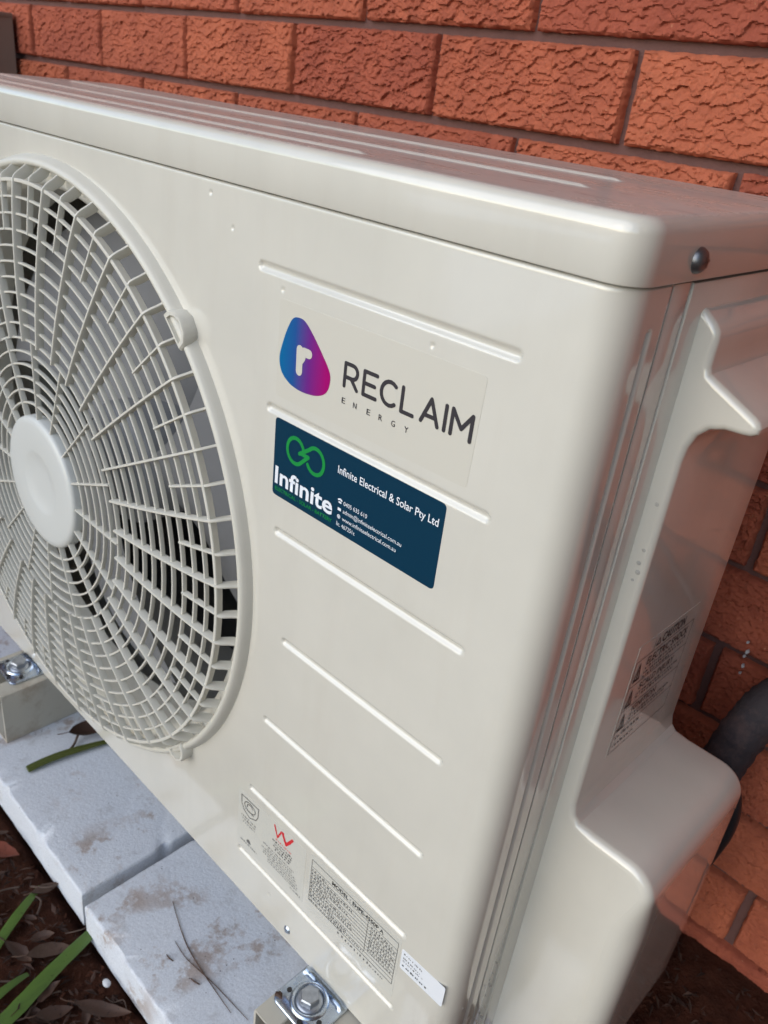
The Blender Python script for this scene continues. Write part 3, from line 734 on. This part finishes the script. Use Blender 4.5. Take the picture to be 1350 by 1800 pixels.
# caution label on the side cover
sx = .0121
sc_ = plate('caution_label', 'casing', side, ((.1100, .4640), (.2000, .4640), (.2000, .3660), (.1100, .3660)), .0015, sx + .0002, side=True)
sc_['label'] = 'side caution label with black warning triangles and CAUTION lettering'
b = MB()
def sline(u0, v0, u1, v1, w_=.0005):
    a = Vector((u1 - u0, v1 - v0)).normalized(); nrm = Vector((-a.y, a.x)) * w_ / 2
    b.add([(sx + .0005 + random.uniform(0, .00005), u0 + nrm.x, v0 + nrm.y), (sx + .0005, u1 + nrm.x, v1 + nrm.y), (sx + .0005, u1 - nrm.x, v1 - nrm.y), (sx + .0005, u0 - nrm.x, v0 - nrm.y)], [(0, 1, 2, 3)])
for v in (.4505, .4285, .4075, .3885, .3690): sline(.1120, v, .1965, v)
sline(.1120, .4505, .1120, .3690); sline(.1965, .4505, .1965, .3690); sline(.1340, .4505, .1340, .4605, .0004)
b.build('table_rule', 'black', sc_, 0)
for v in (.4420, .4195, .3985, ):
    b = MB(); c0 = [(.1140, v - .0100), (.1235, v - .0100), (.1188, v + .0060)]; cc = (.1188, v - .0050)
    c1 = [(cc[0] + (p - cc[0]) * .62, cc[1] + (q - cc[1]) * .62) for p, q in c0]
    b.loops([[(sx + .0006, p, q) for p, q in c0], [(sx + .0006, p, q) for p, q in c1]])
    b.add([(sx + .0006, .1183, v - .0075), (sx + .0006, .1193, v - .0075), (sx + .0006, .1195, v - .0005), (sx + .0006, .1181, v - .0005)], [(0, 1, 2, 3)])
    b.build('warning_triangle', 'black', sc_, 0)
b = MB(); c0 = [(.1355, .4535), (.1425, .4535), (.1390, .4605)]; cc = (.1390, .4558)
b.loops([[(sx + .0006, p, q) for p, q in c0], [(sx + .0006, cc[0] + (p - cc[0]) * .55, cc[1] + (q - cc[1]) * .55) for p, q in c0]]); b.build('warning_triangle', 'black', sc_, 0)
text('CAUTION', .1445, .1790, .4530, .0075, 'black', sc_, bold=.02, side=sx + .0006)
text('ELECTRIC SHOCK', .1290, .1900, .4410, .0066, 'black', sc_, bold=.012, side=sx + .0006)
text('SCALD INJURY', .1290, .1800, .4195, .0060, 'black', sc_, bold=.008, side=sx + .0006)
text('IGNITION', .1290, .1640, .3998, .0055, 'black', sc_, bold=.008, side=sx + .0006)
greek('fine_print', 'black', sc_, [(.1290, .1900, .4370, .0026), (.1290, .1880, .4332, .0026), (.1290, .1700, .4297, .0026), (.1290, .1900, .4150, .0024), (.1290, .1850, .4115, .0024), (.1290, .1880, .3955, .0024), (.1290, .1820, .3920, .0024), (.1150, .1500, .3815, .0030), (.1150, .1450, .3740, .0030)], seed=12, side=sx + .0006)

# water droplets on the enamel
b = MB(); rg = random.Random(21)
def drop(c, r, nrm):
    n_ = Vector(nrm).normalized(); t = n_.orthogonal().normalized(); u = n_.cross(t)
    lps = [[Vector(c) + (t * cos(2 * pi * j / 8) + u * sin(2 * pi * j / 8)) * r * cos(e) + n_ * r * .55 * sin(e) for j in range(8)] for e in (0, .6, 1.1, 1.45)]
    b.loops(lps, True, False, True)
for _ in range(46):
    z = ZB + .004 + .14 * rg.random() ** 1.6
    if rg.random() < .45:
        s_ = rg.uniform(SF - .014, SA); p = Vector(shell(s_, z, 0)); q = Vector(shell(s_, z, .01)); drop(p, rg.uniform(.0005, .0011), p - q)
    else: drop((-.0008, rg.uniform(.044, .060), z), rg.uniform(.0005, .0012), (1, 0, 0))
for u, z in ((.0065, .575), (.007, .545), (.0062, .536), (.0072, .530), (.0055, .524)): drop((u, YC + .0001, z), rg.uniform(.0008, .0018), (0.1, -1, 0))
tag(b.build('water_droplets', 'water', hp, 60), kind='stuff')

# ------------------------------------------------------------------ mounting beams, feet and bolts
def beam(x0, x1, y0, y1, label):
    r = thing('mounting_beam', ((x0 + x1) / 2, (y0 + y1) / 2, -.0195), label, 'beam', 'mounting beams under the unit')
    z0, z1, t = -.0195, .0550, .0025; s0 = x0 + .026; s1 = x1 - .026
    def cham(x_in, x_out, sgn):
        b = MB()
        outl = [(x_in, z1 - .012), (x_in, z1 - .001), (x_in + sgn * .001, z1), (x_out - sgn * .003, z1), (x_out - sgn * .0009, z1 - .0009), (x_out, z1 - .003), (x_out, z0)]
        inl = [(x_in + sgn * t, z1 - .012), (x_in + sgn * t, z1 - t), (x_in + sgn * t, z1 - t), (x_out - sgn * t, z1 - t), (x_out - sgn * t, z1 - t), (x_out - sgn * t, z1 - t), (x_out - sgn * t, z0)]
        lp = outl + inl[::-1]
        b.loops([[(x, y, z) for x, z in lp] for y in (y0, y1)], True, True, True)
        return b
    cham(s0, x0, -1).build('flange', 'beam', r, 40); cham(s1, x1, 1).build('flange', 'beam', r, 40)
    b = MB(); b.box(x0 + t, x1 - t, y0, y1, z0, z0 + t); b.build('web', 'beam', r, 0)
beam(-.7300, -.6550, -.0560, .3000, 'cream steel mounting beam at the far end under the fan side')
beam(-.1510, -.0760, -.0570, .3000, 'cream steel mounting beam near the bottom corner beside the rating label')
def foot(x, y, label_p, label_b):
    z = .0555
    r = thing('foot_plate', (x, y, z), label_p, 'bracket', 'zinc foot plates')
    b = MB(); lps = []
    for g, h in ((0, 0), (0, .0016), (.0008, .0024), (.0050, .0024), (.0075, .0042), (.0092, .0044)):
        lps.append(rrect(x - .0265 + g, x + .0265 - g, y - .0215 + g, y + .0300 - g, max(.008 - g * .5, .003), z + h, 5))
    b.loops(lps, True, True, True); b.build('plate', 'zinc', r, 40)
    b = MB(); b.lathe([(.0120, .0), (.0132, -.0022), (.0150, -.0028), (.0166, -.0020), (.0175, .0)], (0, 0), 40)
    b.v = [(x + p, y + q, z + .0043 - h) for p, h, q in b.v]; b.build('embossed_ring', 'zinc', r, 60)
    b = MB(); pts = [(-.0265, .0), (.0265, .0)]
    b.loops([[(x - .024, y + .0120, z + .0022), (x + .024, y + .0120, z + .0022)], [(x - .024, y + .0143, z + .0030), (x + .024, y + .0143, z + .0030)], [(x - .023, y + .0152, z + .0055), (x + .023, y + .0152, z + .0055)], [(x - .022, y + .0153, z + .0090), (x + .022, y + .0153, z + .0090)]], False)
    b.build('upright_lip', 'zinc', r, 60)
    for dx, dy in ((-.0190, -.0065), (.0080, -.0182), (.0195, -.0060)):
        b = MB(); b.add([(x + dx + .0024 * cos(2 * pi * i / 14), y + dy + .0024 * sin(2 * pi * i / 14), z + .0047) for i in range(14)], [tuple(range(14))]); b.build('hole', 'gap', r, 0)  # flat disc, the shade of a hole put in as colour
    bo = thing('hex_bolt', (x, y, z + .0045), label_b, 'bolt', 'hex bolts on the foot plates')
    b = MB(); b.loops([[(x + rr * cos(2 * pi * i / 32), y + rr * sin(2 * pi * i / 32), z + h) for i in range(32)] for rr, h in ((.0118, .0044), (.0120, .0052), (.0112, .0062), (.0090, .0070))], True, False, True); b.build('flange', 'bolt', bo, 40)
    b = MB(); hexp = lambda rr, h: [(x + rr * cos(2 * pi * (i + .35) / 6), y + rr * sin(2 * pi * (i + .35) / 6), z + h) for i in range(6)]
    b.loops([hexp(.0093, .0066), hexp(.0093, .0128), hexp(.0083, .0140)], True, False, True); b.build('hex_head', 'bolt', bo, 20)
foot(-.1225, -.0195, 'zinc foot plate on the near beam below the rating label', 'dull hex bolt on the near zinc foot plate below the rating label')
foot(-.6920, -.0165, 'zinc foot plate on the far beam under the fan grille', 'hex bolt on the far zinc foot plate under the fan grille')

# ------------------------------------------------------------------ pavers
def paver(x0, x1, y0, y1, z0, z1, label, rz=0.0, seed=0):
    rg = random.Random(seed); cx, cy = (x0 + x1) / 2, (y0 + y1) / 2; hx, hy = (x1 - x0) / 2, (y1 - y0) / 2
    N = 90; b = MB(); lps = []
    def peri(g, z, j):
        out = []
        for sd in range(4):
            for i in range(N):
                t = i / N * 2 - 1
                p = [(t * (hx - g), -(hy - g)), ((hx - g), t * (hy - g)), (-t * (hx - g), (hy - g)), (-(hx - g), -t * (hy - g))][sd]
                q = Vector((p[0] * 34, p[1] * 34, seed * 3.3 + z * 5))
                nn = noise.noise(q) * .0009 + noise.noise(q * 3.1) * .0005
                chip = (max(0, noise.noise(q * 1.3 + Vector((5, 5, 5))) - .26) * .016 + max(0, noise.noise(q * 4.3) - .3) * .004) * j
                L = math.hypot(*p); k_ = 1 - (chip + nn) / L
                out.append((p[0] * k_, p[1] * k_, z - chip * .7 + noise.noise(q * .8) * .0006))
        return out
    for g, z, j in ((.004, z0, 0), (0, z0 + .003, 0), (0, z0 + .018, .2), (0, z1 - .0045, .8), (.0004, z1 - .0016, 1), (.0014, z1 - .0003, 1), (.0034, z1, .5), (.020, z1, 0)): lps.append(peri(g, z, j))
    b.loops(lps, True, False, True)
    o = b.build('paver', 'paver', None, 45); o.location = (cx, cy, 0); o.rotation_euler = (0, 0, rz)
    tag(o, label, 'paver', 'concrete pavers under the unit')
paver(-.797, -.3960, -.0880, .312, -.072, -.0200, 'white concrete paver under the fan, with mud stains and a green stalk', radians(-.6), 1)
paver(-.3840, .0160, -.0955, .304, -.072, -.0200, 'white concrete paver below the rating label with scratches and chipped front edge', radians(-.5), 2)
paver(-1.205, -.806, -.0800, .318, -.063, -.0205, 'white concrete paver beyond the far mounting beam', 0, 3)

# ------------------------------------------------------------------ pipework behind the unit
def smooth(pts, m_=6):
    out = []; n_ = len(pts)
    for i in range(n_ - 1):
        p0, p1, p2, p3 = (Vector(pts[max(0, min(n_ - 1, i + k_))]) for k_ in (-1, 0, 1, 2))
        for j in range(m_):
            t = j / m_; out.append(.5 * ((2 * p1) + (p2 - p0) * t + (2 * p0 - 5 * p1 + 4 * p2 - p3) * t * t + (3 * p1 - p0 - 3 * p2 + p3) * t ** 3))
    return out + [Vector(pts[-1])]
b = MB(); pth = smooth([(.024, .285, .060), (.030, .300, .150), (.040, .314, .230), (.049, .324, .295), (.062, .334, .335), (.090, .348, .356), (.150, .362, .362), (.28, .37, .357), (.45, .37, .340)], 12)
b.tube(pth, [.0190 + .0008 * noise.noise(Vector((i * .7, 0, 0))) + .0016 * ((i * .37) % 1.0) for i in range(len(pth))], 18)
pp = thing('insulated_pipe', (.03, .28, .13), 'thick dark foam insulated pipe bending behind the side cover', 'pipe'); b.build('foam_sleeve', 'foam', pp, 60)
b = MB(); b.tube(smooth([(.030, .322, .250), (.040, .345, .310), (.058, .362, .352), (.085, .372, .378), (.14, .380, .395), (.30, .39, .385), (.45, .39, .38)], 8), .0045, 10)
tag(b.build('black_cable', 'cable', None, 60), 'thin black cable arching over the insulated pipe by the wall', 'cable')
b = MB(); b.tube(smooth([(.040, .318, .262), (.064, .308, .240), (.070, .314, .200), (.064, .324, .150), (.054, .332, .090), (.046, .338, .01), (.046, .340, -.08)], 8), .0058, 10)
tag(b.build('black_hose', 'cable', None, 60), 'thin dark hose hanging behind the lower side cover', 'hose')

# ------------------------------------------------------------------ litter on the soil
def strap(name, pts, w, mat, label, z0, thick=.0016, cat='leaf', rise=.004, fold=.25):
    pp_ = smooth([(p[0], p[1], z0 + (p[2] if len(p) > 2 else 0)) for p in pts], 7); b = MB(); lps = []
    n_ = len(pp_)
    for i, p in enumerate(pp_):
        t = (pp_[min(i + 1, n_ - 1)] - pp_[max(i - 1, 0)]); t.normalize()
        sdv = Vector((t.y, -t.x, 0)).normalized(); u = i / (n_ - 1)
        ww = w * (1 - .55 * u ** 3) * (.92 + .08 * noise.noise(p * 60)) * .5
        h = rise * sin(pi * u)
        c = p + Vector((0, 0, h))
        lps.append([c + sdv * ww, c + sdv * ww * .45 + Vector((0, 0, ww * fold)), c + Vector((0, 0, ww * fold * .6)), c - sdv * ww * .45 + Vector((0, 0, ww * fold)), c - sdv * ww, c - sdv * ww * .5 - Vector((0, 0, thick)), c + sdv * ww * .5 - Vector((0, 0, thick))])
    b.loops(lps, True, True, True)
    return tag(b.build(name, mat, None, 60), label, cat)
ZG = -.065
strap('strap_leaf', [(-.345, -.225), (-.353, -.185), (-.366, -.142), (-.378, -.098), (-.384, -.082)], .0185, 'leaf_green', 'broad bright green strap leaf lying on soil by the paver joint', ZG + .002)
strap('strap_leaf', [(-.425, -.180), (-.443, -.150), (-.458, -.124), (-.470, -.104)], .0125, 'leaf_green', 'narrow green strap leaf on soil in front of the fan-side paver', ZG)
strap('strap_leaf', [(-.372, -.215), (-.379, -.187), (-.383, -.158)], .0110, 'leaf_green', 'short green strap leaf beside the broad one near the picture edge', ZG)
strap('green_stalk', [(-.5960, -.0570), (-.5930, -.0280), (-.5860, .0080), (-.5760, .0500)], .0140, 'leaf_olive', 'dark olive green stalk lying across the fan-side paver', -.0170, .002, 'leaf', .003, .5)
strap('grass_blade', [(.074, .255, -.034), (.060, .285, -.026), (.052, .300, -.010)], .0075, 'leaf_green', 'single green grass blade at the foot of the brick wall', -.062, cat='grass')
def leaf_mesh(seed, mat, L=.05, W=.02, curl=.25):
    rg = random.Random(seed); b = MB(); n_ = 9; vv = []
    bend = rg.uniform(-.5, .5); tw = rg.uniform(-.6, .6)
    for i in range(n_ + 1):
        u = i / n_; w_ = W * (sin(pi * u ** .85) ** .8 if 0 < u < 1 else .03) * (1 + .15 * noise.noise(Vector((u * 6, seed, 0))))
        cx = L * (u - .5); cy = bend * L * (u - .5) ** 2; zz = curl * L * (u - .5) ** 2 * 2 + .0015 * noise.noise(Vector((u * 5, seed, 3)))
        for t in (-1, -.5, 0, .5, 1):
            vv.append((cx, cy + w_ * .5 * t, zz + abs(t) * w_ * curl * .9 + tw * t * w_ * (u - .5)))
    b.v = vv; b.f = [(i * 5 + j, i * 5 + j + 1, i * 5 + j + 6, i * 5 + j + 5) for i in range(n_) for j in range(4)]
    o = len(b.v); b.v += [(x, y, z - .0007) for x, y, z in vv]; b.f += [tuple(reversed([q + o for q in fc])) for fc in b.f[:]]
    s_ = Vector((-L * .5, bend * L * .25, curl * L * .5))
    b.tube([s_, s_ + Vector((-L * .14, 0, -.001)), s_ + Vector((-L * .26, .002, -.003))], .0006, 5)
    return b.mesh('dry_leaf', mat, 60)
named = [((-.535, -.118, ZG + .004), 35, 'leaf_red', .040, .022, 'rusty red dry leaf on soil near the picture edge'),
         ((-.389, -.128, ZG + .001), 60, 'leaf_grey', .052, .015, 'grey brown dry leaf between the two green strap leaves'),
         ((-.352, -.152, ZG + .002), 100, 'leaf_brown', .026, .012, 'small reddish brown dry leaf just right of the broad green leaf'),
         ((-.328, -.158, ZG + .001), 70, 'leaf_brown', .034, .014, 'dull brown dry leaf below the small reddish one'),
         ((-.300, -.122, ZG + .002), 42, 'leaf_brown', .056, .014, 'long brown dry leaf under the chipped paver edge by the white stone'),
         ((-.462, -.102, ZG + .001), 80, 'leaf_grey', .030, .011, 'pale grey dry leaf at the tip of the narrow green leaf'),
         ((-.410, -.155, ZG), 15, 'leaf_brown', .040, .014, 'dark brown dry leaf left of the broad green strap leaf')]
for i, (p, a, m_, L, W, lb) in enumerate(named):
    o = link('dry_leaf', leaf_mesh(30 + i, m_, L, W), None, p, (random.uniform(-.2, .2), random.uniform(-.2, .2), radians(a))); tag(o, lb, 'leaf', 'named dry leaves on the soil')
o = link('dry_leaf', leaf_mesh(51, 'leaf_brown', .052, .024, .3), None, (-.606, .030, -.0125), (.1, .05, radians(70))); tag(o, 'dark brown dry leaf on the fan-side paver under the unit edge', 'leaf')
lv = [leaf_mesh(60 + i, ('leaf_brown', 'leaf_grey', 'leaf_brown')[i % 3], .045, .018, .3) for i in range(6)]
rl = random.Random(11)
for i in range(34):
    x = rl.uniform(-.66, -.16); y = rl.uniform(-.235, -.108)
    o = link('dry_leaf', lv[rl.randrange(6)], None, (x, y, ZG - .004 + rl.uniform(0, .006)), (rl.uniform(-.35, .35), rl.uniform(-.35, .35), rl.uniform(0, 6.28)))
    s_ = rl.uniform(.35, .8); o.scale = (s_, s_, s_); tag(o, 'dull dry brown leaf in the litter on the dark soil', 'leaf', 'dry leaves in the litter')
for i in range(22):
    x = rl.uniform(-.62, -.18); y = rl.uniform(-.225, -.110); a = rl.uniform(0, 6.28); L = rl.uniform(.02, .06); b = MB()
    b.tube(smooth([(x, y, ZG), (x + L * .4 * cos(a), y + L * .4 * sin(a), ZG + rl.uniform(.001, .007)), (x + L * .7 * cos(a + .4), y + L * .7 * sin(a + .4), ZG + .002), (x + L * cos(a + .1), y + L * sin(a + .1), ZG)], 4), rl.uniform(.0005, .0012), 6)
    tag(b.build('twig', 'twig', None, 60), 'thin brown twig in the litter on the dark soil', 'twig', 'twigs in the litter')
b = MB(); b.sphere((0, 0, 0), .0052, .0036, .0026, 14, 9); b.v = [tuple(Vector(p) * (1 + .12 * noise.noise(Vector(p) * 300))) for p in b.v]
o = b.build('white_stone', 'stone', None, 60); o.location = (-.3215, -.1060, ZG + .003); tag(o, 'small white stone on soil beside the chipped paver edge', 'stone')
b = MB(); b.tube(smooth([(-.622, .044, -.0150), (-.612, .020, -.0120), (-.600, .006, -.0155), (-.5945, -.004, -.0165)], 5), [.0016] * 16, 6)
tag(b.build('twig', 'twig', None, 60), 'dark forked twig on the fan-side paver beside the olive stalk', 'twig')
# crumbs of soil
b = MB(); rc = random.Random(5)
for i in range(2600):
    if i < 1700: x, y = rc.uniform(-.72, -.12), rc.uniform(-.26, -.098); z = ZG - .006
    else: x, y = rc.uniform(.02, .22), rc.uniform(.20, .41); z = -.070
    r = rc.uniform(.0008, .0042); c = Vector((x, y, z + rc.uniform(-.001, .003)))
    q = [c + Vector((rc.uniform(-1, 1), rc.uniform(-1, 1), rc.uniform(-.6, .9))).normalized() * r for _ in range(5)]
    b.add(q, [(0, 1, 2), (0, 2, 3), (0, 3, 1), (4, 2, 1), (4, 3, 2), (4, 1, 3)])
tag(b.build('soil_crumbs', 'soil', None, 0), 'loose crumbs of dark red soil round the pavers', 'soil', kind='stuff')

# shredded litter mixed into the soil
M['mulch'] = mat_leaf('mulch_shreds', (0.025, 0.010, 0.006), (0.080, 0.038, 0.023), 0.85)
b = MB(); rm = random.Random(17)
for i in range(1500):
    if i < 1150: x, y = rm.uniform(-.74, -.14), rm.uniform(-.26, -.100); z = ZG - .006
    else: x, y = rm.uniform(.02, .24), rm.uniform(.20, .41); z = -.069
    L = rm.uniform(.003, .016); w_ = L * rm.uniform(.10, .38); a = rm.uniform(0, 6.28); t = Vector((cos(a), sin(a), rm.uniform(-.35, .35))); n_ = Vector((-sin(a), cos(a), rm.uniform(-.5, .5)))
    c = Vector((x, y, z + rm.uniform(0, .006))); up_ = Vector((0, 0, L * rm.uniform(-.1, .2)))
    q = [c - t * L * .5, c - n_ * w_ * .5 + up_, c + t * L * .5, c + n_ * w_ * .5 + up_]
    dz = Vector((0, 0, -.0006)); b.add(q + [p + dz for p in q], [(0, 1, 2), (0, 2, 3), (4, 6, 5), (4, 7, 6), (0, 4, 5, 1), (1, 5, 6, 2), (2, 6, 7, 3), (3, 7, 4, 0)])
tag(b.build('mulch', 'mulch', None, 0), 'shredded dark leaf mulch on the soil round the pavers', 'mulch', kind='stuff')
for pts, r, lb in (([(-.331, -.023), (-.309, -.031), (-.282, -.039), (-.256, -.043), (-.228, -.045), (-.195, -.047)], .0009, 'longer curved dry stem on the paver below the rating label'),
                   ([(-.291, -.046), (-.271, -.048), (-.254, -.046), (-.231, -.043), (-.209, -.041), (-.179, -.039)], .0008, 'second curved dry stem crossing the paver toward the near beam'),
                   ([(-.284, -.060), (-.279, -.0605), (-.274, -.059)], .0012, 'short dark stick on the paver left of the curved stems'),
                   ([(-.248, -.056), (-.243, -.0555), (-.237, -.053)], .0013, 'short dark stick on the paver between the curved stems and its front edge')):
    r *= .62
    b = MB(); p_ = smooth([(x, y, -.0196 + r + .0005 * (i % 2)) for i, (x, y) in enumerate(pts)], 6)
    b.tube(p_, [r * (.35 + .65 * sin(pi * (.08 + .84 * i / len(p_)))) for i in range(len(p_))], 6)
    tag(b.build('twig', 'leaf_grey', None, 60), lb, 'twig')
b = MB(); rk = random.Random(4); b.sphere((0, 0, 0), .0050, .0030, .0026, 12, 8)
b.v = [tuple(Vector(p) * (1 + .5 * noise.noise(Vector(p) * 420))) for p in b.v]
o = b.build('mud_clod', 'leaf_brown', None, 40); o.location = (-.1440, -.0350, .0568); tag(o, 'small brown mud clod on the near beam beside the foot plate', 'clod')
